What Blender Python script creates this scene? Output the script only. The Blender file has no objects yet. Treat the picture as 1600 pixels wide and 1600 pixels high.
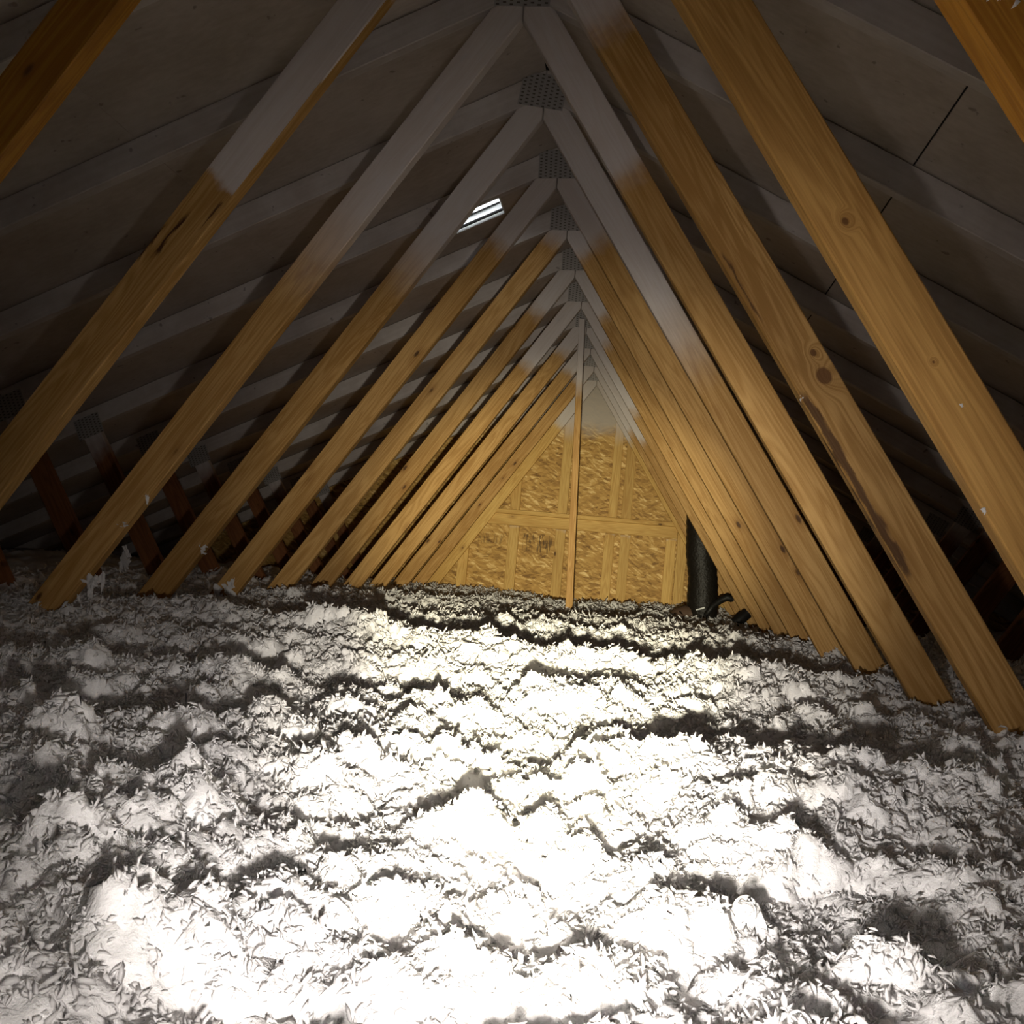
import bpy, math, random
import numpy as np
from mathutils import Matrix, Vector

random.seed(7)
rng = np.random.default_rng(11)
scene = bpy.context.scene
COL = scene.collection

# ------------------------------------------------------------------ frame of the place
# X across the attic (ridge at x = 0), Y along the ridge, Z up; floor of the attic at z = 0
ZC = 2.17            # height of the point where the two inner webs of a truss meet
MW, MR = 1.512, 0.504   # slopes of the inner webs and of the roof
ZR = ZC + 0.171      # ridge, underside of the roof panels
S = 0.61             # truss spacing
def TY(n): return 2.688 + S * (n - 1)
ZI = ZC - 1.77       # level of the loose insulation
XE = 4.36            # eave
Y_BACK, Y_FRONT = TY(10) + 0.02, -1.4

# ------------------------------------------------------------------ camera
F_PX, YAW, PITCH, ROLL = 1575.8, 0.12592, 0.04975, 0.09203
cam_d = bpy.data.cameras.new('camera'); cam = bpy.data.objects.new('camera', cam_d); COL.objects.link(cam)
cam_d.sensor_fit = 'HORIZONTAL'; cam_d.sensor_width = 36.0; cam_d.lens = 36.0 * F_PX / 1600.0
cam_d.clip_start = 0.02
fwd = Vector((-math.sin(YAW) * math.cos(PITCH), math.cos(YAW) * math.cos(PITCH), math.sin(PITCH)))
rt = Vector((math.cos(YAW), math.sin(YAW), 0)); up = rt.cross(fwd)
r2 = rt * math.cos(ROLL) + up * math.sin(ROLL); u2 = -rt * math.sin(ROLL) + up * math.cos(ROLL)
CAM = Vector((0.43467, 0.0, ZC - 1.49074))
M = Matrix((r2, u2, -fwd)).transposed().to_4x4(); M.translation = CAM
cam.matrix_world = M
scene.camera = cam

# ------------------------------------------------------------------ world (daylight, seen only through the roof vent)
w = bpy.data.worlds.new('sky'); scene.world = w; w.use_nodes = True
bg = w.node_tree.nodes['Background']; bg.inputs[0].default_value = (0.92, 0.96, 1, 1); bg.inputs[1].default_value = 5.0

# ------------------------------------------------------------------ the hand torch held just ahead of and below the lens
def torch(name, loc, target, watts, cone, blend, col, rad):
    l = bpy.data.lights.new(name, 'SPOT'); l.energy = watts; l.spot_size = math.radians(cone); l.spot_blend = blend
    l.color = col; l.shadow_soft_size = rad
    o = bpy.data.objects.new(name, l); COL.objects.link(o); o.location = loc
    o.rotation_euler = (Vector(target) - Vector(loc)).to_track_quat('-Z', 'Y').to_euler()
TORCH = Vector((0.42, 0.16, ZI + 0.155))
AIM = (-0.20, 8.0, ZC - 1.45)
torch('fill_lamp', CAM + r2 * 0.012 + u2 * 0.02 - fwd * 0.01, CAM + fwd, 5.2, 100, 1.0, (1.0, 0.95, 0.95), 0.004)   # weak fill added beside the lens to lift the shadows
torch('torch_flood', TORCH, AIM, 6.5, 172, 1.0, (1.0, 0.93, 0.87), 0.014)
torch('torch_halo', TORCH, AIM, 46, 72, 1.0, (1.0, 0.94, 0.88), 0.014)
torch('torch_beam', TORCH, AIM, 290, 42, 1.0, (1.0, 0.93, 0.78), 0.014)
torch('torch_core', TORCH, AIM, 1200, 26, 1.0, (1.0, 0.92, 0.62), 0.014)

cy = scene.cycles       # path depth and noise level kept modest: white fibre scatters for ever
cy.max_bounces = 4; cy.diffuse_bounces = 3; cy.glossy_bounces = 1; cy.transmission_bounces = 3; cy.adaptive_threshold = 0.15
vs = scene.view_settings
vs.view_transform = 'Standard'; vs.look = 'None'; vs.gamma = 1; vs.exposure = 0.0; vs.use_curve_mapping = False

# ------------------------------------------------------------------ materials
def new_mat(name):
    m = bpy.data.materials.new(name); m.use_nodes = True
    nt = m.node_tree
    b = nt.nodes['Principled BSDF']
    b.inputs['Specular IOR Level'].default_value = 0.25
    return m, nt, b
class N:
    """tiny node-building helper"""
    def __init__(self, nt): self.nt = nt
    def n(self, kind, **kw):
        nd = self.nt.nodes.new(kind)
        for k, v in kw.items(): setattr(nd, k, v)
        return nd
    def put(self, sock, v):
        if isinstance(v, bpy.types.NodeSocket): self.nt.links.new(v, sock)
        elif v is not None: sock.default_value = v
    def math(self, op, a, b=None, c=None, clamp=False):
        nd = self.n('ShaderNodeMath', operation=op, use_clamp=clamp)
        for i, v in enumerate((a, b, c)):
            if v is not None: self.put(nd.inputs[i], v)
        return nd.outputs[0]
    def vmul(self, v, s):
        nd = self.n('ShaderNodeVectorMath', operation='MULTIPLY'); self.put(nd.inputs[0], v); nd.inputs[1].default_value = s
        return nd.outputs[0]
    def vadd(self, v, s):
        nd = self.n('ShaderNodeVectorMath', operation='ADD'); self.put(nd.inputs[0], v); self.put(nd.inputs[1], s)
        return nd.outputs[0]
    def noise(self, v, scale, detail=3, rough=0.55, dist=0.0):
        nd = self.n('ShaderNodeTexNoise'); self.put(nd.inputs['Vector'], v)
        nd.inputs['Scale'].default_value = scale; nd.inputs['Detail'].default_value = detail
        nd.inputs['Roughness'].default_value = rough; nd.inputs['Distortion'].default_value = dist
        return nd.outputs['Fac']
    def step(self, v, a, b, lo=0.0, hi=1.0):
        nd = self.n('ShaderNodeMapRange', interpolation_type='SMOOTHSTEP')
        self.put(nd.inputs[0], v); self.put(nd.inputs[1], a); self.put(nd.inputs[2], b)
        nd.inputs[3].default_value = lo; nd.inputs[4].default_value = hi
        return nd.outputs[0]
    def mix(self, f, a, b, blend='MIX'):
        nd = self.n('ShaderNodeMix', data_type='RGBA', blend_type=blend)
        self.put(nd.inputs[0], f); self.put(nd.inputs[6], a); self.put(nd.inputs[7], b)
        return nd.outputs[2]
    def sep(self, v):
        nd = self.n('ShaderNodeSeparateXYZ'); self.put(nd.inputs[0], v); return nd.outputs
    def comb(self, x, y, z):
        nd = self.n('ShaderNodeCombineXYZ')
        for i, v in enumerate((x, y, z)): self.put(nd.inputs[i], v)
        return nd.outputs[0]
    def bump(self, h, dist, strength=0.6):
        nd = self.n('ShaderNodeBump'); self.put(nd.inputs['Height'], h)
        nd.inputs['Distance'].default_value = dist; nd.inputs['Strength'].default_value = strength
        return nd.outputs[0]

PAINT = (0.66, 0.62, 0.61, 1)
def wood(name, light=(0.56, 0.335, 0.12, 1), dark=(0.35, 0.18, 0.046, 1), knots=(), streaks=(), splits=(), knot_gate=0.36):
    """sawn softwood in the board's own axes (X along the grain); the object's colour R / B say how far from its
    upper end the face / the underside carries white overspray"""
    m, nt, b = new_mat(name); h = N(nt)
    oc = h.n('ShaderNodeTexCoord').outputs['Object']
    oi = h.n('ShaderNodeObjectInfo')
    sh = h.n('ShaderNodeVectorMath', operation='SCALE'); sh.inputs[0].default_value = (37, 19, 53)
    h.put(sh.inputs['Scale'], oi.outputs['Random'])
    c = h.vadd(oc, sh.outputs[0])
    x, y, z = h.sep(oc)
    # knots placed by hand: warp the grain around them
    warp = None; kdark = None; ring = None
    for kx, kz, kr in knots:
        dx = h.math('MULTIPLY', h.math('SUBTRACT', x, kx), 0.8); dz = h.math('SUBTRACT', z, kz)
        d = h.math('SQRT', h.math('ADD', h.math('MULTIPLY', dx, dx), h.math('MULTIPLY', dz, dz)))
        kd = h.step(h.math('ADD', d, h.math('MULTIPLY', h.noise(oc, 60), 0.004)), kr * 0.85, kr * 1.15, 1, 0)
        rg = h.math('MULTIPLY', h.math('SINE', h.math('MULTIPLY', d, 900.0)), h.step(d, kr * 0.2, kr * 3.0, 1, 0))
        wp = h.step(d, 0.0, kr * 3.2, 0.035, 0)
        warp = wp if warp is None else h.math('ADD', warp, wp)
        kdark = kd if kdark is None else h.math('MAXIMUM', kdark, kd)
        ring = rg if ring is None else h.math('ADD', ring, rg)
    cc = c if warp is None else h.vadd(c, h.comb(0.0, 0.0, warp))
    broad = h.noise(h.vmul(cc, (1.2, 8, 8)), 1.0, 3)
    # cathedral grain: distorted bands across the width
    g1 = h.noise(h.vmul(cc, (1.1, 16, 16)), 1.0, 2, 0.5, 0.6)
    band = h.math('SINE', h.math('MULTIPLY', g1, 75.0))
    fine = h.noise(h.vmul(cc, (9, 320, 320)), 1.0, 3)
    gm = h.math('ADD', h.math('MULTIPLY', band, 0.10), h.math('ADD', h.math('MULTIPLY', fine, 0.55), h.math('MULTIPLY', broad, 0.75)))
    gf = h.step(gm, 0.40, 0.95)
    col = h.mix(gf, dark, light)
    tone = h.math('MULTIPLY_ADD', oi.outputs['Random'], 0.22, 0.86)
    col = h.mix(1.0, col, h.comb(tone, tone, tone), 'MULTIPLY')
    # scattered small knots
    vo = h.n('ShaderNodeTexVoronoi'); h.put(vo.inputs['Vector'], h.vmul(c, (5.2, 0.6, 12))); vo.inputs['Scale'].default_value = 1.0
    gate = h.step(h.sep(vo.outputs['Color'])[0], knot_gate, knot_gate + 0.02)
    kn = h.math('MULTIPLY', h.step(vo.outputs['Distance'], 0.05, 0.115, 1, 0), gate)
    kh = h.math('MULTIPLY', h.step(vo.outputs['Distance'], 0.08, 0.30, 1, 0), gate)
    col = h.mix(h.math('MULTIPLY', kh, 0.35), col, (0.20, 0.075, 0.012, 1))
    col = h.mix(h.math('MULTIPLY', kn, 0.85), col, (0.045, 0.016, 0.005, 1))
    if kdark is not None:
        col = h.mix(h.math('MULTIPLY', h.math('ABSOLUTE', ring), 0.30), col, (0.20, 0.085, 0.02, 1))
        col = h.mix(h.math('MULTIPLY', kdark, 0.8), col, (0.10, 0.035, 0.009, 1))
    for (x0, x1, z0, z1, amt) in streaks:      # bark left on the edge, resin streaks
        nz = h.noise(h.vmul(oc, (14, 60, 60)), 1.0, 4)
        zz = h.math('ADD', z, h.math('MULTIPLY', h.math('SUBTRACT', nz, 0.5), 0.028))
        mk = h.math('MULTIPLY', h.step(zz, z0 - 0.002, z0 + 0.002), h.step(zz, z1 - 0.003, z1 + 0.003, 1, 0))
        xx = h.math('ADD', x, h.math('MULTIPLY', nz, 0.08))
        mk = h.math('MULTIPLY', mk, h.math('MULTIPLY', h.step(xx, x0, x0 + 0.03), h.step(xx, x1 - 0.04, x1, 1, 0)))
        col = h.mix(h.math('MULTIPLY', mk, amt), col, (0.05, 0.018, 0.006, 1))
    # overspray
    ob = h.sep(oi.outputs['Color'])
    nz = h.noise(c, 14.0, 4, 0.6)
    geo_n = h.n('ShaderNodeTexCoord').outputs['Normal']
    under = h.step(h.sep(geo_n)[2], -0.8, -0.6, 1, 0)
    lim = h.n('ShaderNodeMix', data_type='FLOAT'); h.put(lim.inputs[0], under); h.put(lim.inputs[2], ob[0]); h.put(lim.inputs[3], ob[2])
    soft = h.math('MULTIPLY', ob[1], 0.25)
    edge = h.math('ADD', h.math('SUBTRACT', lim.outputs[0], x), h.math('MULTIPLY', h.math('SUBTRACT', nz, 0.5), 0.10))
    pm = h.step(edge, h.math('MULTIPLY', soft, -1.0), h.math('ADD', soft, 0.008))
    thin = h.math('MULTIPLY', pm, h.math('MULTIPLY_ADD', gf, 0.16, 0.80))
    pc = h.mix(h.math('MULTIPLY', h.noise(h.vmul(c, (3, 30, 30)), 1.0, 4), 0.5), PAINT, (0.50, 0.44, 0.41, 1))
    col = h.mix(thin, col, pc)
    nt.links.new(col, b.inputs['Base Color'])
    b.inputs['Roughness'].default_value = 0.62
    nt.links.new(h.bump(h.math('ADD', fine, h.math('MULTIPLY', kn, -2)), 0.0012, 0.5), b.inputs['Normal'])
    return m

M_WOOD = wood('bare softwood')
M_WOOD_A = wood('softwood with a large round knot', light=(0.62, 0.37, 0.13, 1), knots=((1.314, 0.061, 0.0165), (1.262, 0.066, 0.008)),
                streaks=((1.36, 1.80, 0.002, 0.017, 0.85), (1.02, 1.20, 0.006, 0.011, 0.8)), knot_gate=0.8)
M_WOOD_B = wood('softwood with a ringed knot', light=(0.56, 0.32, 0.095, 1), knots=((1.185, 0.040, 0.0065), (1.42, 0.045, 0.003)), knot_gate=0.93)
M_WOOD_C = wood('softwood with a split', streaks=((1.03, 1.17, 0.055, 0.063, 1.0), (0.96, 1.06, 0.012, 0.017, 1.0), (1.07, 1.20, 0.082, 0.09, 1.0)), knot_gate=0.75)
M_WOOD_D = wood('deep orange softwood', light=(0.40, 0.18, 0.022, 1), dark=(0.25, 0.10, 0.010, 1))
M_DARKWOOD = wood('dark reddish softwood', light=(0.26, 0.105, 0.035, 1), dark=(0.15, 0.05, 0.015, 1))  # outer webs: darker, redder tone than the inner ones
M_WALLWOOD = wood('pale framing softwood', light=(0.70, 0.46, 0.15, 1), dark=(0.48, 0.27, 0.07, 1), knot_gate=0.7)

def overspray(name, a, b_, scale=3.0):
    m, nt, b = new_mat(name); h = N(nt)
    oc = h.n('ShaderNodeTexCoord').outputs['Object']
    oi = h.n('ShaderNodeObjectInfo').outputs['Random']
    c = h.vadd(oc, h.comb(h.math('MULTIPLY', oi, 31.0), h.math('MULTIPLY', oi, 17.0), 0.0))
    f = h.noise(c, scale, 5, 0.65)
    g = h.noise(h.vmul(c, (2, 60, 60)), 1.0, 4)
    col = h.mix(h.step(h.math('ADD', h.math('MULTIPLY', f, 0.7), h.math('MULTIPLY', g, 0.3)), 0.32, 0.68), a, b_)
    spot = h.step(h.noise(c, 26.0, 2, 0.5), 0.70, 0.76)
    col = h.mix(h.math('MULTIPLY', spot, 0.5), col, (0.09, 0.07, 0.055, 1))
    nt.links.new(col, b.inputs['Base Color']); b.inputs['Roughness'].default_value = 0.85
    nt.links.new(h.bump(g, 0.001, 0.4), b.inputs['Normal'])
    return m
M_PANEL = overspray('oversprayed roof panel', (0.40, 0.335, 0.28, 1), (0.54, 0.47, 0.42, 1))
M_CHORD = overspray('oversprayed chord', (0.44, 0.385, 0.35, 1), (0.60, 0.55, 0.52, 1), 5.0)

def osb():
    m, nt, b = new_mat('oriented strand board'); h = N(nt)
    oc = h.n('ShaderNodeTexCoord').outputs['Object']
    x, y, z = h.sep(oc)
    p = h.comb(x, z, 0.0)
    wob = h.n('ShaderNodeTexNoise'); h.put(wob.inputs['Vector'], p); wob.inputs['Scale'].default_value = 5.0
    cols = []
    for k, (ang, sx, sy, off) in enumerate(((0.12, 12, 60, 0), (-0.4, 14, 66, 7), (0.6, 15, 70, 13))):
        rot = h.n('ShaderNodeVectorRotate', rotation_type='Z_AXIS'); h.put(rot.inputs['Vector'], h.vadd(p, h.vmul(wob.outputs['Color'], (0.07, 0.07, 0))))
        rot.inputs['Angle'].default_value = ang
        v = h.n('ShaderNodeTexVoronoi'); h.put(v.inputs['Vector'], h.vadd(h.vmul(rot.outputs[0], (sx, sy, 1)), (off, off, 0)))
        v.inputs['Scale'].default_value = 1.0
        cols.append(h.sep(v.outputs['Color']))
    v = h.math('MAXIMUM', h.math('MULTIPLY', cols[0][0], 0.9), h.math('MULTIPLY', cols[1][1], 0.75))
    v2 = h.math('ADD', h.math('MULTIPLY', v, 0.65), h.math('MULTIPLY', cols[2][2], 0.35))
    gr = h.noise(h.vmul(p, (30, 220, 1)), 1.0, 3)
    v2 = h.math('ADD', v2, h.math('MULTIPLY', h.math('SUBTRACT', gr, 0.5), 0.35))
    cr = h.n('ShaderNodeValToRGB'); h.put(cr.inputs[0], v2)
    e = cr.color_ramp.elements
    e[0].position = 0.12; e[0].color = (0.20, 0.10, 0.022, 1); e[1].position = 0.90; e[1].color = (0.86, 0.62, 0.27, 1)
    k = e.new(0.5); k.color = (0.45, 0.255, 0.065, 1); k = e.new(0.70); k.color = (0.56, 0.34, 0.10, 1)
    col = cr.outputs[0]
    # faded ink stamp: rows of dark strokes
    def rect(x0, x1, z0, z1):
        return h.math('MULTIPLY', h.math('MULTIPLY', h.step(x, x0, x0 + .02), h.step(x, x1 - .02, x1, 1, 0)),
                      h.math('MULTIPLY', h.step(z, z0, z0 + .02), h.step(z, z1 - .02, z1, 1, 0)))
    st = h.step(h.noise(h.vmul(p, (75, 9, 1)), 1.0, 1, 0.4), 0.52, 0.58)
    ink = h.math('MULTIPLY', h.math('MAXIMUM', rect(-0.50, -0.24, ZC - 1.40, ZC - 1.24), h.math('MULTIPLY', rect(-0.93, -0.64, ZC - 1.36, ZC - 1.26), 0.6)), st)
    col = h.mix(h.math('MULTIPLY', ink, 0.75), col, (0.07, 0.035, 0.012, 1))
    # overspray near the ridge
    nz = h.noise(p, 7.0, 4)
    pm = h.step(h.math('ADD', z, h.math('MULTIPLY', h.math('SUBTRACT', nz, 0.5), 0.22)), ZC - 0.46, ZC - 0.26)
    col = h.mix(h.math('MULTIPLY', pm, 0.9), col, (0.50, 0.45, 0.40, 1))
    nt.links.new(col, b.inputs['Base Color']); b.inputs['Roughness'].default_value = 0.6
    nt.links.new(h.bump(v2, 0.002, 0.5), b.inputs['Normal'])
    return m
M_OSB = osb()

def plain(name, col, rough=0.7, metal=0.0, var=0.25, scale=20.0, bump=0.0):
    m, nt, b = new_mat(name); h = N(nt)
    oc = h.n('ShaderNodeTexCoord').outputs['Object']
    f = h.noise(oc, scale, 4)
    d = tuple(c * (1 - var) for c in col[:3]) + (1,)
    nt.links.new(h.mix(f, d, col), b.inputs['Base Color'])
    b.inputs['Roughness'].default_value = rough; b.inputs['Metallic'].default_value = metal
    if bump: nt.links.new(h.bump(f, bump, 0.7), b.inputs['Normal'])
    return m
M_FELT = plain('black roofing felt', (0.02, 0.018, 0.016, 1), 0.95)
M_STEEL = plain('galvanised plate under overspray', (0.42, 0.39, 0.365, 1), 0.55, 0.2)
M_SLOT = plain('punched slot', (0.12, 0.105, 0.09, 1), 0.8)
M_DUCT = plain('black duct jacket', (0.016, 0.013, 0.010, 1), 0.45, 0.0, 0.5, 60, 0.008)
M_HOSE = plain('black rubber hose', (0.012, 0.011, 0.010, 1), 0.5)
M_VENT = plain('white vent plastic', (0.85, 0.86, 0.86, 1), 0.6, 0, 0.12, 40)
M_BAR = plain('dark vent bar', (0.012, 0.011, 0.01, 1), 0.8)
M_GYPSUM = plain('gypsum board', (0.6, 0.58, 0.55, 1), 0.9)

def fluff(name, thin):
    m, nt, b = new_mat(name); h = N(nt)
    oc = h.n('ShaderNodeTexCoord').outputs['Object']
    f = h.noise(oc, 45.0, 4, 0.7)
    c = h.mix(f, (0.89, 0.865, 0.86, 1), (0.95, 0.935, 0.93, 1))
    nt.links.new(c, b.inputs['Base Color'])
    b.inputs['Roughness'].default_value = 1.0; b.inputs['Specular IOR Level'].default_value = 0.0
    if thin:      # loose fibres let light through
        t = h.n('ShaderNodeBsdfTranslucent'); nt.links.new(c, t.inputs['Color'])
        mx = h.n('ShaderNodeMixShader'); mx.inputs[0].default_value = 0.35
        nt.links.new(b.outputs[0], mx.inputs[1]); nt.links.new(t.outputs[0], mx.inputs[2])
        nt.links.new(mx.outputs[0], nt.nodes['Material Output'].inputs['Surface'])
    else: nt.links.new(h.bump(h.math('ADD', f, h.noise(oc, 190.0, 3, 0.7)), 0.0028, 0.55), b.inputs['Normal'])
    return m
M_BED = fluff('white blown fibre bed', False)
M_FLUFF = fluff('white loose fibre', True)


# ------------------------------------------------------------------ mesh helpers
def mesh_obj(name, verts, faces, mat, parent=None, smooth=False, mesh=None):
    if mesh is None:
        mesh = bpy.data.meshes.new(name); mesh.from_pydata([tuple(v) for v in verts], [], faces); mesh.validate()
        mesh.materials.append(mat)
        if smooth: mesh.polygons.foreach_set('use_smooth', [True] * len(mesh.polygons))
        mesh.update()
    o = bpy.data.objects.new(name, mesh); COL.objects.link(o)
    if parent is not None: o.parent = parent
    return o
def tag(o, label=None, cat=None, group=None, kind=None):
    if label: o['label'] = label
    if cat: o['category'] = cat
    if group: o['group'] = group
    if kind: o['kind'] = kind
    return o
def empty(name, loc):
    o = bpy.data.objects.new(name, None); COL.objects.link(o); o.location = loc; o.empty_display_size = 0.1
    return o
def box_vf(x0, x1, y0, y1, z0, z1):
    v = [(x0, y0, z0), (x1, y0, z0), (x1, y1, z0), (x0, y1, z0), (x0, y0, z1), (x1, y0, z1), (x1, y1, z1), (x0, y1, z1)]
    f = [(0, 3, 2, 1), (4, 5, 6, 7), (0, 1, 5, 4), (1, 2, 6, 5), (2, 3, 7, 6), (3, 0, 4, 7)]
    return v, f
def boxes(name, lst, mat, parent=None):
    V, Fc = [], []
    for b in lst:
        v, f = box_vf(*b); k = len(V); V += v; Fc += [tuple(i + k for i in q) for q in f]
    return mesh_obj(name, V, Fc, mat, parent)
def inset(poly, c):
    n = len(poly); out = []
    for i in range(n):
        p0, p1, p2 = (Vector(poly[(i + k) % n]) for k in (-1, 0, 1))
        d1 = (p1 - p0).normalized(); d2 = (p2 - p1).normalized()
        n1 = Vector((-d1.y, d1.x)); n2 = Vector((-d2.y, d2.x))
        bis = n1 + n2; bis /= max(0.25, bis.dot(n1))
        out.append(p1 + bis * c)
    return out
def prism(name, poly, y, t, org, dx, mat, parent, cham=0.0025, mirrored=False):
    """a board: outline (x, z) in the plane across the attic, thickness t about y, chamfered arrises.
    Its own X axis runs along dx from org, so that the grain does too."""
    dx = Vector(dx).normalized(); dz = Vector((-dx.y, dx.x))
    if mirrored: dz = -dz
    loc2 = [((Vector(p) - Vector(org)).dot(dx), (Vector(p) - Vector(org)).dot(dz)) for p in poly]
    area = sum(loc2[i][0] * loc2[(i + 1) % len(loc2)][1] - loc2[(i + 1) % len(loc2)][0] * loc2[i][1] for i in range(len(loc2)))
    if area < 0: loc2.reverse()
    n = len(loc2); ins = inset(loc2, cham)
    V = []
    for yy, ring in ((-t / 2, ins), (-t / 2 + cham, loc2), (t / 2 - cham, loc2), (t / 2, ins)):
        V += [(q[0], yy, q[1]) for q in ring]
    Fc = [tuple(range(n)), tuple(reversed(range(3 * n, 4 * n)))]
    for r in range(3):
        for i in range(n):
            j = (i + 1) % n
            Fc.append((r * n + j, r * n + i, (r + 1) * n + i, (r + 1) * n + j))
    o = mesh_obj(name, V, Fc, mat, parent)
    X3 = Vector((dx.x, 0, dx.y)); Z3 = Vector((dz.x, 0, dz.y)); Y3 = Z3.cross(X3)
    mt = Matrix((X3, Y3, Z3)).transposed().to_4x4()
    po = parent.location if parent is not None else Vector((0, 0, 0))
    mt.translation = Vector((org[0], y, org[1])) - po
    o.matrix_local = mt
    return o
def tube(name, pts, rads, mat, parent=None, seg=16, cap=True):
    V, Fc = [], []
    n = len(pts); pts = [Vector(p) for p in pts]
    for i in range(n):
        d = (pts[min(i + 1, n - 1)] - pts[max(i - 1, 0)]).normalized()
        a = Vector((0, 1, 0)) if abs(d.y) < 0.9 else Vector((1, 0, 0))
        u = d.cross(a).normalized(); v = d.cross(u)
        for k in range(seg):
            t = 2 * math.pi * k / seg
            V.append(pts[i] + (u * math.cos(t) + v * math.sin(t)) * rads[i])
    for i in range(n - 1):
        for k in range(seg):
            k2 = (k + 1) % seg
            Fc.append((i * seg + k, i * seg + k2, (i + 1) * seg + k2, (i + 1) * seg + k))
    if cap:
        Fc.append(tuple(range(seg))); Fc.append(tuple(reversed(range((n - 1) * seg, n * seg))))
    o = mesh_obj(name, V, Fc, mat, parent, smooth=True)
    return o

# ------------------------------------------------------------------ the setting: floor, roof slopes, gable wall
fl = boxes('floor', [(-XE - 0.3, XE + 0.3, Y_FRONT, Y_BACK + 0.02, -0.02, 0.0)], M_GYPSUM); tag(fl, kind='structure')
fl['label'] = 'attic floor boards hidden under the loose insulation'

VX0, VX1, VY0, VY1 = -0.475, -0.262, 4.135, 4.325       # roof vent opening in plan
def roof_pt(sgn, x, y, up=0.0):   # point on a slope, raised by 'up' along its normal
    k = 1 / math.hypot(1, MR)
    return (sgn * (x + MR * k * up), y, ZR - MR * x + k * up)
# felt and shingles outside the panels: one closed skin per slope, with the vent opening cut out
V, Fc = [], []
def slab(sgn, x0, x1, y0, y1, u0, u1):
    k = len(V)
    for u in (u0, u1):
        for (x, y) in ((x0, y0), (x1, y0), (x1, y1), (x0, y1)): V.append(roof_pt(sgn, x, y, u))
    for q in ((0, 1, 2, 3), (7, 6, 5, 4), (0, 4, 5, 1), (1, 5, 6, 2), (2, 6, 7, 3), (3, 7, 4, 0)): Fc.append(tuple(k + i for i in q))
YA, YB = Y_FRONT, Y_BACK + 0.05
for (x0, x1, y0, y1) in ((-0.012, -VX1, YA, YB), (-VX0, XE + 0.35, YA, YB), (-VX1, -VX0, YA, VY0), (-VX1, -VX0, VY1, YB)):
    slab(-1, x0, x1, y0, y1, 0.0125, 0.03)
slab(1, -0.012, XE + 0.35, YA, YB, 0.0125, 0.03)
ceil = mesh_obj('ceiling', V, Fc, M_FELT); tag(ceil, 'two sloping roof undersides clad in dull oversprayed panels', kind='structure')

# roof panels, 1.22 m x 2.44 m, laid in staggered rows; each its own piece
KN = math.hypot(1, MR); ROW = 1.215 / KN
joints_y = [[TY(-5) + 0.0, TY(-1), TY(3) , TY(7), TY(11)], [TY(-7), TY(-3), TY(1), TY(5), TY(9), TY(13)]]
def panel(sgn, x0, x1, y0, y1, hole=None):
    cx, cy = x0, y0
    o_org = Vector(roof_pt(sgn, x0, y0, 0))
    V, Fc = [], []
    g = 0.002 if sgn > 0 else 0.0003
    def add(a0, a1, b0, b1):
        k = len(V)
        for u in (0.0, 0.012):
            for (x, y) in ((a0, b0), (a1, b0), (a1, b1), (a0, b1)): V.append(Vector(roof_pt(sgn, x, y, u)) - o_org)
        for q in ((0, 1, 2, 3), (7, 6, 5, 4), (0, 4, 5, 1), (1, 5, 6, 2), (2, 6, 7, 3), (3, 7, 4, 0)):
            Fc.append(tuple(k + i for i in (q if sgn < 0 else reversed(q))))
    a0, a1, b0, b1 = x0 + g, x1 - g, y0 + g, y1 - g
    if hole:
        hx0, hx1, hy0, hy1 = hole
        add(a0, hx0, b0, b1); add(hx1, a1, b0, b1); add(hx0, hx1, b0, hy0); add(hx0, hx1, hy1, b1)
    else: add(a0, a1, b0, b1)
    key = (sgn, round(x1 - x0, 3), round(y1 - y0, 3))
    if not hole and key in panel_mesh: o = mesh_obj('roof_panel', None, None, None, ceil, mesh=panel_mesh[key])
    else:
        o = mesh_obj('roof_panel', V, Fc, M_PANEL, ceil)
        if not hole: panel_mesh[key] = o.data
    o.location = o_org
panel_mesh = {}
for sgn in (-1, 1):
    for r in range(4):
        x0, x1 = 0.004 + r * ROW - (0.026 if sgn > 0 and r else 0), 0.004 + (r + 1) * ROW - (0.026 if sgn > 0 else 0)
        jy = joints_y[(r + (sgn > 0)) % 2]
        for a, b in zip(jy[:-1], jy[1:]):
            a, b = max(a, Y_FRONT), min(b, Y_BACK)
            if b - a < 0.1: continue
            hole = (-VX1, -VX0, VY0, VY1) if sgn < 0 and r == 0 and a < VY0 and b > VY1 else None
            panel(sgn, x0, x1, a, b, hole)

# gable wall: sheathing sheets and framing
def gable_poly(z0, z1, x0=None, x1=None):
    def xr(z): return min(XE + 0.2, (ZR - 0.02 - z) / MR)
    return [(-xr(z0), z0), (xr(z0), z0), (xr(z1), z1), (-xr(z1), z1)]
def flat(name, poly, y0, y1, mat, parent=None):
    n = len(poly); V = [(x, y0, z) for x, z in poly] + [(x, y1, z) for x, z in poly]
    Fc = [tuple(range(n)), tuple(reversed(range(n, 2 * n)))] + [((i + 1) % n, i, n + i, n + (i + 1) % n) for i in range(n)]
    return mesh_obj(name, V, Fc, mat, parent)
wb = flat('wall_back', [(-XE - .3, 0.0), (XE + .3, 0.0), (XE + .3, 0.13), (0, ZR + 0.02), (-XE - .3, 0.13)], Y_BACK + 0.014, Y_BACK + 0.03, M_FELT)
tag(wb, 'gable end wall of strand board with pale framing', kind='structure')
wf = flat('wall_front', [(-XE - .3, 0.0), (XE + .3, 0.0), (XE + .3, 0.13), (0, ZR + 0.02), (-XE - .3, 0.13)], Y_FRONT - 0.02, Y_FRONT, M_OSB)
tag(wf, 'gable wall behind the camera', kind='structure')
ZB = ZC - 1.135
flat('strand_board', gable_poly(0.0, ZB - 0.002), Y_BACK, Y_BACK + 0.0135, M_OSB, wb)
def xr_(z): return (ZR - 0.02 - z) / MR
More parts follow.
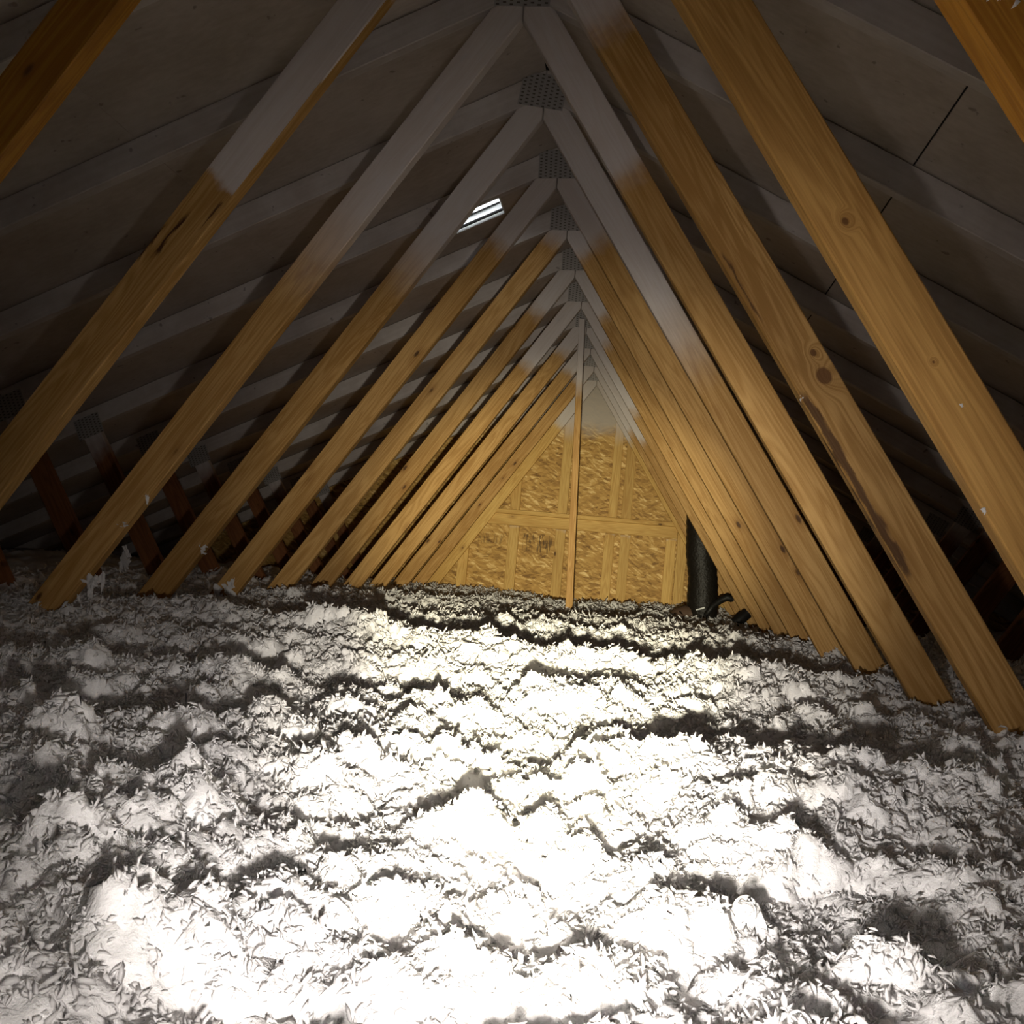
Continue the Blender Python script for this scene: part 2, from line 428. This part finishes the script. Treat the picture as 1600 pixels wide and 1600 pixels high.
flat('strand_board', [(-xr_(ZB + .002), ZB + .002), (xr_(ZB + .002), ZB + .002), (0, ZR - 0.02)], Y_BACK, Y_BACK + 0.0135, M_OSB, wb)
def wall_board(name, poly, t=0.03, y=None, dx=(0, -1), org=None, mat=None):
    o = prism(name, poly, (Y_BACK - 0.018) if y is None else y, t, org or poly[0], dx, mat or M_WALLWOOD, wb)
    o.color = (0, 0.1, 0, 1)
    return o
for x0, x1 in ((-1.009, -0.928), (-0.612, -0.528), (-0.230, -0.146), (0.170, 0.250), (0.297, 0.376), (0.660, 0.742), (-1.55, -1.47), (1.22, 1.30), (1.75, 1.83), (-2.1, -2.02)):
    zt = min(ZB - 0.055, ZR - 0.14 - MR * max(abs(x0), abs(x1)))
    wall_board('stud', [(x0, zt), (x0, 0.02), (x1, 0.02), (x1, zt)], 0.034)
for x0, x1 in ((-0.618, -0.540), (-0.230, -0.152), (0.182, 0.254), (0.288, 0.366)):
    zt = ZR - 0.12 - MR * max(abs(x0), abs(x1))
    o = wall_board('stud', [(x0, zt), (x0, ZB + 0.05), (x1, ZB + 0.05), (x1, zt)], 0.034)
    o.color = (max(0, zt - (ZC - 0.38)), 0.5, 0, 1)
bm_ = wall_board('wall_rail', [(-0.80, ZB + 0.035), (-0.80, ZB - 0.055), (0.745, ZB - 0.045), (0.745, ZB + 0.045)], 0.036, Y_BACK - 0.05, (1, 0))
wall_board('rail_cap', [(-0.79, ZB + 0.070), (-0.79, ZB + 0.036), (0.745, ZB + 0.046), (0.745, ZB + 0.080)], 0.062, Y_BACK - 0.058, (1, 0))
wall_board('corner_stud', [(0.75, ZB + 0.08), (0.75, 0.02), (0.83, 0.02), (0.83, ZB + 0.08)], 0.034, Y_BACK - 0.018)

# ------------------------------------------------------------------ roof trusses
off = 0.089 * math.hypot(1, MW)      # vertical width of an inner web
CV = 0.098                           # vertical depth of a top chord
TH = 0.038
zb = 0.089                           # top of the bottom chord
teeth_mesh = {}
def nail_plate(parent, x, z, w_, h_, ang, y):
    """pressed steel plate with rows of punched slots, on the near face of the joint"""
    key = (round(w_, 3), round(h_, 3))
    if key not in teeth_mesh:
        pl = boxes('nail_plate', [(-w_ / 2, w_ / 2, -0.0008, 0.0008, -h_ / 2, h_ / 2)], M_STEEL)
        L = []
        nx, nz = int(w_ / 0.0175), int(h_ / 0.0125)
        for i in range(nx):
            for j in range(nz):
                cx = (i + 0.5) * w_ / nx - w_ / 2; cz = (j + 0.5) * h_ / nz - h_ / 2 + (0.003 if i % 2 else -0.003)
                L.append((cx - 0.0045, cx + 0.0045, -0.0016, -0.0007, cz - 0.0022, cz + 0.0022))
        sl = boxes('punched_slots', L, M_SLOT)
        teeth_mesh[key] = (pl.data, sl.data)
        bpy.data.objects.remove(pl); bpy.data.objects.remove(sl)
    pm, sm = teeth_mesh[key]
    p = mesh_obj('nail_plate', None, None, None, parent, mesh=pm); p['label'] = 'grey steel nail plate'
    p.location = Vector((x, y, z)) - parent.location; p.rotation_euler = (0, ang, 0)
    s = mesh_obj('punched_slots', None, None, None, p, mesh=sm); s['kind'] = 'stuff'
    return p

def truss(n, label, paintL, paintR, matL=M_WOOD, matR=M_WOOD, softL=0.2, softR=0.2, underL=None, underR=None):
    y = TY(n)
    root = empty('roof_truss', (0, y, 0)); tag(root, label, 'truss', 'roof trusses')
    xo = (off - (ZR - ZC - CV)) / (MW - MR)          # where the web's upper edge meets the chord
    for sgn in (-1, 1):
        mir = sgn < 0
        # top chord
        poly = [(sgn * .001, ZR - .005), (sgn * .001, ZR - CV), (sgn * (XE - .1), ZR - CV - MR * (XE - .1)), (sgn * XE, ZR - .005 - MR * XE)]
        c = prism('top_chord', poly, y, TH, (0, ZR - CV), (sgn, -MR), M_CHORD, root, mirrored=mir)
        # inner web
        g_ = sgn * 0.0018
        poly = [(g_, ZC - 0.003), (g_, ZR - CV), (sgn * xo, ZC + off - MW * xo), (sgn * (ZC + off - zb) / MW, zb), (sgn * (ZC - zb) / MW, zb)]
        pa, ma, so, un = (paintL, matL, softL, underL) if sgn < 0 else (paintR, matR, softR, underR)
        wbd = prism('inner_web', poly, y, TH, (0, ZC), (sgn, -MW), ma, root, mirrored=mir)
        wbd.color = (pa, so, pa if un is None else un, 1)
        # outer web, leaning the other way
        a = Vector((sgn * 1.53, zb)); b = Vector((sgn * 2.2, ZR - CV - MR * 2.2))
        d = (b - a).normalized(); q = Vector((d.y, -d.x)) * 0.0445
        poly = [a + q, b + q, b - q, a - q]
        ow = prism('outer_web', [tuple(v) for v in poly], y, TH, tuple(b), tuple(-d), M_DARKWOOD, root, mirrored=not mir)
        ow.color = (0.12, 0.3, 0.12, 1)
        nail_plate(root, sgn * 2.2, ZR - CV + 0.005 - MR * 2.2, 0.13, 0.10, sgn * math.atan(MR), y - TH / 2 - 0.0008)
    bc = prism('bottom_chord', [(-XE + .12, zb), (-XE + .12, 0.001), (XE - .12, 0.001), (XE - .12, zb)], y, TH, (-XE, 0), (1, 0), M_WOOD, root)
    bc.color = (0, 0.1, 0, 1)
    nail_plate(root, random.uniform(-.006, .006), ZC + 0.092, 0.155, 0.115, random.uniform(-.05, .05) if n != 2 else 0.13, y - TH / 2 - 0.0008)
    return root

LAB = {
 -2: 'nearest truss, one web crossing the top right corner with white fluff stuck on it',
 -1: 'truss with a ringed knot in its wide bare right web, left web crossing top left',
 0: 'truss with a big round knot in its right web, left web half painted grey',
 1: 'truss whose steel nail plate touches the top edge of the picture',
 2: 'truss whose nail plate is second from the top, right web painted far down',
 3: 'truss whose left web passes just right of the bright roof vent',
 4: 'truss with an almost unpainted orange left web below the fourth nail plate',
 5: 'truss fifth from the top along the row of visible ridge joints',
 6: 'truss sixth from the top along the row of visible ridge joints',
 7: 'truss at the top of the thin upright post, white fleck high on its left web',
 8: 'last but one truss before the strand board gable wall',
 9: 'last truss before the strand board gable wall',
}
PL = {-2: -1, -1: -1, 0: 0.90, 1: 0.83, 2: 0.66, 3: 0.33, 4: 0.05, 5: 0.27, 6: 0.46, 7: 0.20, 8: 0.20, 9: 0.15}
PR = {-2: -1, -1: -1, 0: 0.45, 1: 0.54, 2: 0.90, 3: 0.28, 4: 0.11, 5: 0.26, 6: 0.27, 7: 0.60, 8: 0.72, 9: 0.55}
for n in range(-2, 10):
    kw = {}
    if n == 0: kw = dict(matL=M_WOOD_C, matR=M_WOOD_A, underL=0.35, softL=0.05)
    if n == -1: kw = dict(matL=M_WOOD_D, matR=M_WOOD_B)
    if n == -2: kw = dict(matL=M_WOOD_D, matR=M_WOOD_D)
    if n == 1: kw = dict(softL=0.9)
    if n == 2: kw = dict(softL=0.6, softR=0.8)
    truss(n, LAB[n], PL[n], PR[n], **kw)
# the end truss standing against the gable wall
gt = truss(10 - 0.09, 'end truss fixed against the strand board gable wall', 0.45, 0.55, M_WALLWOOD, M_WALLWOOD)

# upright post under the ridge
post = prism('brace_post', [(-0.045, ZC + 0.07), (-0.009, ZC + 0.07), (0.089, 0.10), (0.043, 0.10)], TY(7) - 0.067, 0.089, (-0.02, ZC + 0.07), (0.055, -1.0), M_WOOD, None)
post.color = (0.45, 0.3, 0.5, 1); post.name = 'brace_post'
tag(post, 'thin upright wooden post in front of the gable wall, rising to the ridge', 'post')

# ------------------------------------------------------------------ roof vent
vr = empty('roof_vent', roof_pt(-1, -(VX0 + VX1) / 2, (VY0 + VY1) / 2, 0.03))
tag(vr, 'small bright roof vent letting daylight through the left slope', 'vent')
def vent_part(name, lst, mat):
    V, Fc = [], []
    for (x0, x1, y0, y1, u0, u1) in lst:
        k = len(V)
        for u in (u0, u1):
            for (x, y) in ((x0, y0), (x1, y0), (x1, y1), (x0, y1)): V.append(Vector(roof_pt(-1, -x, y, u)) - vr.location)
        for q in ((0, 1, 2, 3), (7, 6, 5, 4), (0, 4, 5, 1), (1, 5, 6, 2), (2, 6, 7, 3), (3, 7, 4, 0)): Fc.append(tuple(k + i for i in q))
    return mesh_obj(name, V, Fc, mat, vr)
e = 0.006
vent_part('vent_collar', [(VX0, VX1, VY0, VY0 + e, 0.001, 0.05), (VX0, VX1, VY1 - e, VY1, 0.001, 0.05), (VX0, VX0 + e, VY0 + e, VY1 - e, 0.001, 0.05), (VX1 - e, VX1, VY0 + e, VY1 - e, 0.001, 0.05)], M_VENT)
vent_part('vent_bar', [(VX0 + e, VX1 - e, 4.304, 4.314, 0.048, 0.054)], M_BAR)
vent_part('vent_bar', [(VX0 + e, VX1 - e, 4.292, 4.306, 0.008, 0.016)], M_BAR)
hood = vent_part('vent_hood', [(VX0 - 0.06, VX1 + 0.06, VY0 - 0.06, VY1 + 0.06, 0.20, 0.204)], M_VENT)
for px, py in ((VX0 - .05, VY0 - .05), (VX1 + .05, VY0 - .05), (VX0 - .05, VY1 + .05), (VX1 + .05, VY1 + .05)):
    vent_part('hood_leg', [(px - .006, px + .006, py - .006, py + .006, 0.03, 0.20)], M_BAR)

# ------------------------------------------------------------------ black duct and hoses by the gable wall
DX, DY = 0.842, 6.66
dr = empty('flue_duct', (DX, DY, ZI)); tag(dr, 'wide black wrapped duct rising beside the gable wall', 'duct')
pts, rads = [], []
top = ZR - MR * DX - 0.03 - ZI
kk = 90
for i in range(kk + 1):
    t = i / kk; z = -0.10 + t * (top + 0.10)
    wob = 0.004 * math.sin(z * 9) + 0.003 * math.sin(z * 23 + 1)
    r = 0.096 + 0.0022 * math.sin(i * 2.1) + 0.003 * math.sin(z * 14)
    if z < 0.10: r *= 0.80 + 0.2 * max(0, z + .05) / 0.15
    pts.append((wob + 0.03 - 0.085 * (z - 0.25), 0, z)); rads.append(r)
tube('duct_jacket', pts, rads, M_DUCT, dr, 28)
tube('duct_elbow', [(-0.02, -0.01, 0.05), (-0.07, -0.03, 0.055), (-0.11, -0.05, 0.035), (-0.15, -0.07, -0.01), (-0.17, -0.08, -0.05)], [0.05, 0.052, 0.05, 0.045, 0.04], plain('brown tape', (0.10, 0.06, 0.04, 1), 0.6), dr, 14)
tube('strap', [(0.0, -0.092, 0.085), (0.04, -0.098, 0.10), (0.08, -0.075, 0.12)], [0.004, 0.006, 0.006], M_VENT, dr, 8)
hz = tube('cable_end', [(0.90, 6.50, ZI + 0.06), (0.94, 6.48, ZI + 0.125), (0.985, 6.46, ZI + 0.165), (1.02, 6.45, ZI + 0.185), (1.05, 6.45, ZI + 0.178), (1.062, 6.45, ZI + 0.172)], [0.016, 0.02, 0.021, 0.023, 0.022, 0.012], M_HOSE, None, 12)
tag(hz, 'short black cable end poking out right of the black duct', 'cable')
hz = tube('hose_stub', [(0.985, 6.28, ZI - 0.05), (1.045, 6.28, ZI + 0.015), (1.13, 6.28, ZI + 0.105), (1.135, 6.28, ZI + 0.11)], [0.034, 0.035, 0.036, 0.030], M_HOSE, None, 14)
tag(hz, 'thick black pipe stub slanting out of the insulation at the right webs', 'pipe')

# ------------------------------------------------------------------ loose white insulation
def hash2(ix, iy, s):
    n = (ix.astype(np.int64) * 374761393 + iy.astype(np.int64) * 668265263 + s * 982451653) & 0x7fffffff
    n = ((n ^ (n >> 13)) * 1274126177) & 0x7fffffff
    return ((n ^ (n >> 16)) & 0xffff) / 65535.0
def vnoise(x, y, s):
    ix = np.floor(x); iy = np.floor(y); fx = x - ix; fy = y - iy
    fx = fx * fx * (3 - 2 * fx); fy = fy * fy * (3 - 2 * fy)
    a = hash2(ix, iy, s); b = hash2(ix + 1, iy, s); c = hash2(ix, iy + 1, s); d = hash2(ix + 1, iy + 1, s)
    return (a + (b - a) * fx) * (1 - fy) + (c + (d - c) * fx) * fy
def fbm(x, y, s, o=3):
    v = 0; a = 0.5; 
    for k in range(o): v = v + a * (vnoise(x * 2 ** k, y * 2 ** k, s + k) - 0.5); a *= 0.5
    return v * 2
def worley(x, y, s):
    ix = np.floor(x); iy = np.floor(y); best = np.full(x.shape, 9.0); hh = np.zeros(x.shape)
    for dx in (-1, 0, 1):
        for dy in (-1, 0, 1):
            cx = ix + dx; cy = iy + dy
            px = cx + hash2(cx, cy, s); py = cy + hash2(cx, cy, s + 1)
            d = (px - x) ** 2 + (py - y) ** 2
            m = d < best; hh = np.where(m, hash2(cx, cy, s + 2), hh); best = np.where(m, d, best)
    return np.sqrt(best), hh
def lumps(wx, wy):
    """clumps of 8, 4 and 2 cm with hollows between them"""
    d, hh = worley(wx * 12, wy * 12, 21); h = 0.038 * hh * np.clip(1 - d * d * 1.9, -0.25, 1)
    d, hh = worley(wx * 24, wy * 24, 26); h = h + 0.018 * hh * np.clip(1 - d * d * 1.9, -0.25, 1)
    d, hh = worley(wx * 48, wy * 48, 31); return h + 0.009 * hh * np.clip(1 - d * d * 1.8, -0.2, 1)
def height(X, Y, fine=True):
    wx = X + 0.05 * fbm(X * 5, Y * 5, 91, 2); wy = Y + 0.05 * fbm(X * 5 + 9, Y * 5, 95, 2)
    h = 0.030 * fbm(X * 1.1 + 3, Y * 0.9 + 1, 1, 2)
    h = h + 0.046 * fbm(wx * 3.0, wy * 3.4, 5, 2)
    h = h + 0.040 * (0.28 - np.abs(fbm(wx * 6.0, wy * 6.5, 12, 2)))
    if fine:
        h = h + lumps(wx, wy)
        h = h + 0.010 * fbm(X * 60, Y * 60, 41, 2)
    # cross ridges whose far sides lie in the torch's shade
    def ridge(x0, y0, x1, y1, wdt, amp):
        ex, ey = x1 - x0, y1 - y0; L2 = ex * ex + ey * ey
        t = np.clip(((X - x0) * ex + (Y - y0) * ey) / L2, 0, 1)
        d2 = (X - x0 - t * ex) ** 2 + (Y - y0 - t * ey) ** 2
        return amp * np.exp(-d2 / (2 * wdt * wdt))
    h = h + ridge(-0.75, 2.95, 0.75, 2.75, 0.12, 0.035) - ridge(-0.9, 3.45, 0.9, 3.2, 0.22, 0.030)
    h = h + ridge(-0.75, 1.78, -0.25, 1.9, 0.07, 0.028) - ridge(-0.9, 2.1, -0.1, 2.15, 0.14, 0.028)
    h = h + ridge(0.75, 1.5, 1.1, 1.25, 0.07, 0.02) - ridge(0.7, 1.75, 1.2, 1.5, 0.12, 0.02)
    # keep clear of the torch and lens; drifts against the slopes of the outer webs
    near = np.clip((Y - 0.15) / 0.5, 0.15, 1.0); h = h * near
    side = np.clip((np.abs(X) - 1.25) / 0.5, 0, 1)
    h = h + side * np.where(X > 0, 0.06, 0.03) * (0.5 + fbm(X * 3, Y * 3, 61, 3)) + side * np.where(X > 0, 0.02, 0.0)
    cap = (ZR - MR * np.abs(X)) - 0.15 - ZI
    return np.minimum(ZI + h, np.maximum(cap + ZI, 0.02))
def spans(*seg):
    out = []
    for a, b, d in seg: out.append(np.arange(a, b - d * 0.01, d))
    out.append(np.array([seg[-1][1]])); return np.concatenate(out)
xs = spans((-4.3, -2.2, 0.06), (-2.2, -1.15, 0.014), (-1.15, 1.55, 0.0063), (1.55, 2.3, 0.014), (2.3, 4.3, 0.06))
ys = spans((Y_FRONT + .01, 0.3, 0.05), (0.3, 2.3, 0.0063), (2.3, 4.3, 0.011), (4.3, Y_BACK - 0.001, 0.020))
GX, GY = np.meshgrid(xs, ys)
GZ = height(GX, GY)
nx, ny = len(xs), len(ys)
co = np.stack([GX.ravel(), GY.ravel(), GZ.ravel()], 1)
# loosen the regular grid so that lumps overhang a little
jit = 0.004 * np.clip((1.6 - np.abs(GX.ravel() - 0.2)) * 2, 0, 1) * np.clip((GY.ravel() - .3) * 4, 0, 1) * np.clip((Y_BACK - .1 - GY.ravel()) * 4, 0, 1)
co[:, 0] += jit * fbm(co[:, 0] * 70, co[:, 1] * 70, 71, 2) * 2
co[:, 1] += jit * (fbm(co[:, 0] * 70 + 5, co[:, 1] * 70, 75, 2) * 2)
co += (jit / 0.004)[:, None] * rng.normal(0, 0.0020, co.shape)
idx = np.arange(nx * ny).reshape(ny, nx)
quads = np.stack([idx[:-1, :-1], idx[:-1, 1:], idx[1:, 1:], idx[1:, :-1]], -1).reshape(-1, 4)
me = bpy.data.meshes.new('loose_insulation')
me.vertices.add(len(co)); me.vertices.foreach_set('co', co.ravel().astype(np.float32))
me.loops.add(quads.size); me.loops.foreach_set('vertex_index', quads.ravel().astype(np.int32))
me.polygons.add(len(quads)); me.polygons.foreach_set('loop_start', np.arange(0, quads.size, 4, dtype=np.int32))
me.polygons.foreach_set('use_smooth', np.ones(len(quads), dtype=bool))
me.update(calc_edges=True); me.materials.append(M_BED)
ins = bpy.data.objects.new('loose_insulation', me); COL.objects.link(ins)
tag(ins, 'deep white blown fibre insulation covering the attic floor', 'insulation', kind='stuff')

# tufts and flakes standing out of the surface
def blob_mesh(name, seed, sub, spike, flat_, lobes):
    import bmesh
    r = np.random.default_rng(seed); bm = bmesh.new(); bmesh.ops.create_icosphere(bm, subdivisions=sub, radius=1.0)
    dirs = r.normal(size=(lobes, 3)); dirs /= np.linalg.norm(dirs, axis=1)[:, None]; amp = r.uniform(0.35, 1.0, lobes); sh = r.uniform(8, 26, lobes)
    st = r.uniform(0.75, 1.3, 3) * np.array([1, 1, flat_])
    for v in bm.verts:
        d = np.array(v.co); d = d / np.linalg.norm(d)
        k = 0.36 + float(np.max(amp * np.exp(sh * (dirs @ d - 1)))) * spike + r.uniform(-.07, .07)
        v.co = Vector(d * k * st)
    m = bpy.data.meshes.new(name); bm.to_mesh(m); bm.free(); m.materials.append(M_FLUFF)
    return m
def flake_mesh(name, seed):
    """a bent spindle: two points and two three-cornered rings"""
    r = np.random.default_rng(seed); cur = r.uniform(-0.7, 0.7); V = [(-1, 0, -cur * 0.5)]
    for t in (-0.35, 0.35):
        for k in range(3):
            g = 2.094 * k + r.uniform(-.5, .5)
            V.append((t + r.uniform(-.15, .15), math.cos(g) * 0.36 * r.uniform(.6, 1.3), cur * (0.35 - t * t) + math.sin(g) * 0.26 * r.uniform(.6, 1.3)))
    V.append((1, 0, -cur * 0.5))
    Fc = [(0, 1 + k, 1 + (k + 1) % 3) for k in range(3)] + [(7, 4 + (k + 1) % 3, 4 + k) for k in range(3)]
    for k in range(3): Fc += [(1 + k, 4 + k, 4 + (k + 1) % 3), (1 + k, 4 + (k + 1) % 3, 1 + (k + 1) % 3)]
    m = bpy.data.meshes.new(name); m.from_pydata(V, [], Fc); m.materials.append(M_FLUFF); m.update()
    return m
kinds = [blob_mesh('tuft', 100 + k, 2, 1.0, 0.85, 10) for k in range(5)] + [flake_mesh('flake', 200 + k) for k in range(12)]

def scatter(x0, x1, y0, y1, per_m2, s_lo, s_hi):
    n = int((x1 - x0) * (y1 - y0) * per_m2)
    return rng.uniform(x0, x1, n), rng.uniform(y0, y1, n), s_lo * (s_hi / s_lo) ** (rng.random(n) ** 1.5)
def grow(zones, pick, lift):
    """stands copies of the given small shapes on the lumps of the bed; returns one vertex and one triangle array"""
    px, py, ps = (np.concatenate([q[i] for q in zones]) for i in range(3))
    hf = height(px, py); rel = hf - height(px, py, False)
    keep = rng.random(len(px)) < np.clip(0.25 + rel * 38, 0.15, 1.0)
    px, py, ps, hf = px[keep], py[keep], ps[keep], hf[keep]
    n = len(px); q = rng.normal(size=(n, 4)); q /= np.linalg.norm(q, axis=1)[:, None]
    w_, x_, y_, z_ = q.T
    R = np.stack([1 - 2 * (y_ * y_ + z_ * z_), 2 * (x_ * y_ - z_ * w_), 2 * (x_ * z_ + y_ * w_), 2 * (x_ * y_ + z_ * w_), 1 - 2 * (x_ * x_ + z_ * z_), 2 * (y_ * z_ - x_ * w_),
                  2 * (x_ * z_ - y_ * w_), 2 * (y_ * z_ + x_ * w_), 1 - 2 * (x_ * x_ + y_ * y_)], 1).reshape(n, 3, 3)
    pos = np.stack([px, py, hf + ps * rng.uniform(lift[0], lift[1], n)], 1)
    which = rng.integers(0, len(pick), n); Vs, Ts, base = [], [], 0
    for k, m in enumerate(pick):
        sel = np.where(which == k)[0]
        v = np.array([tuple(t.co) for t in m.vertices]); f = np.array([tuple(t.vertices) for t in m.polygons])
        out = np.einsum('nij,vj->nvi', R[sel], v) * ps[sel][:, None, None] + pos[sel][:, None, :]
        Vs.append(out.reshape(-1, 3)); Ts.append((f[None] + (np.arange(len(sel)) * len(v))[:, None, None] + base).reshape(-1, 3)); base += len(sel) * len(v)
    return np.concatenate(Vs), np.concatenate(Ts)
v1, t1 = grow([scatter(-1.0, 1.5, 0.40, 1.1, 38000, 0.0028, 0.0074), scatter(-1.2, 1.5, 1.1, 2.3, 17500, 0.0040, 0.0100),
               scatter(-1.6, 1.7, 2.3, 4.3, 4500, 0.007, 0.015), scatter(-2.0, 1.9, 4.3, 8.1, 1200, 0.010, 0.020),
               scatter(-2.2, -1.2, 0.8, 4.3, 1400, 0.008, 0.018), scatter(1.5, 2.2, 0.6, 4.3, 1400, 0.008, 0.018)], kinds[5:], (-0.1, 0.8))
v2, t2 = grow([scatter(-1.0, 1.5, 0.40, 1.1, 1200, 0.0035, 0.0068), scatter(-1.2, 1.5, 1.1, 2.3, 800, 0.005, 0.0095),
               scatter(-1.6, 1.7, 2.3, 4.3, 200, 0.009, 0.018)], kinds[:5], (-0.1, 0.5))
vv = np.concatenate([v1, v2]); tt = np.concatenate([t1, t2 + len(v1)])
pm = bpy.data.meshes.new('loose_tufts'); pm.vertices.add(len(vv)); pm.vertices.foreach_set('co', vv.ravel().astype(np.float32))
pm.loops.add(tt.size); pm.loops.foreach_set('vertex_index', tt.ravel().astype(np.int32))
pm.polygons.add(len(tt)); pm.polygons.foreach_set('loop_start', np.arange(0, tt.size, 3, dtype=np.int32))
pm.polygons.foreach_set('use_smooth', np.ones(len(tt), dtype=bool))
pm.update(calc_edges=True); pm.materials.append(M_FLUFF)
tufts = bpy.data.objects.new('loose_tufts', pm); COL.objects.link(tufts); tufts.parent = ins; tufts['kind'] = 'stuff'

# ------------------------------------------------------------------ scraps of fibre stuck on the webs
def scrap(x, y, z, size, n, seed, label, stretch=(1, 1, 1)):
    """a ragged clump of several tufts grown into one another"""
    r = np.random.default_rng(seed); V = []; Fc = []
    for k in range(n):
        m = kinds[int(r.integers(0, 5))] if k < max(1, n // 2) else kinds[5 + int(r.integers(0, 12))]
        sc = size * r.uniform(0.35, 0.7) if k else size * 0.7
        c = np.array([0, 0, 0]) if k == 0 else r.normal(size=3) * size * 0.55
        R3 = Matrix.Rotation(r.uniform(0, 6), 3, 'X') @ Matrix.Rotation(r.uniform(0, 6), 3, 'Z')
        b0 = len(V)
        for v in m.vertices:
            q = R3 @ v.co * sc; V.append(((q.x + c[0]) * stretch[0], (q.y * 0.6 + c[1] * 0.3) * stretch[1], (q.z + c[2]) * stretch[2]))
        Fc += [tuple(b0 + i for i in p.vertices) for p in m.polygons]
    o = mesh_obj('fibre_scrap', V, Fc, M_FLUFF); o.location = (x, y, ZC + z)
    tag(o, label, 'insulation', 'fibre scraps stuck on the webs')
fy = TH / 2 + 0.004
SCR = [
 (-1.06, TY(1) - fy, -1.655, 0.035, 9, 'ragged white fibre clump leaning on the lowest right edge of the leftmost web foot', (0.9, 1, 1.6)),
 (-0.928, TY(1) - fy, -1.41, 0.011, 5, 'small white fibre scrap dangling below the web left of the dark gap', (0.7, 1, 2.0)),
 (-0.985, TY(1) - fy, -1.487, 0.011, 5, 'flat white fibre scrap across the web with the leftmost visible foot', (1.7, 1, 0.7)),
 (-1.021, TY(2) - fy, -1.54, 0.016, 7, 'white fibre scrap on the second web foot from the left', (1, 1, 1.2)),
 (0.861, TY(-1) - fy, -1.218, 0.0045, 4, 'white fibre speck on the middle of the widest right web', (1, 1, 1)),
 (0.899, TY(-1) - fy, -1.359, 0.006, 4, 'white fibre speck on the left edge of the widest right web', (0.8, 1, 1.2)),
 (0.733, TY(0) - fy, -1.115, 0.0045, 4, 'white fibre speck on the left edge of the web below the big round knot', (0.8, 1, 1.4)),
 (0.690, TY(-2) - fy, -0.992, 0.0105, 8, 'larger white fibre scrap on the web in the top right corner', (1, 1, 1.2)),
 (0.655, TY(-2) - fy, -0.985, 0.006, 5, 'smaller white fibre scrap at the top edge left of the larger one', (1, 1, 1)),
 (-1.175, TY(3) - fy, -1.70, 0.040, 9, 'white fibre clump between the second and third web feet from the left', (0.8, 1, 1.5)),
 (-1.62, TY(3) - fy, -1.62, 0.045, 9, 'dim white fibre clump caught on an outer web at the left', (0.7, 1, 1.5)),
]
for k, (x, y, z, s_, n, lab, stt) in enumerate(SCR): scrap(x, y, z, s_, n, 300 + k, lab, stt)
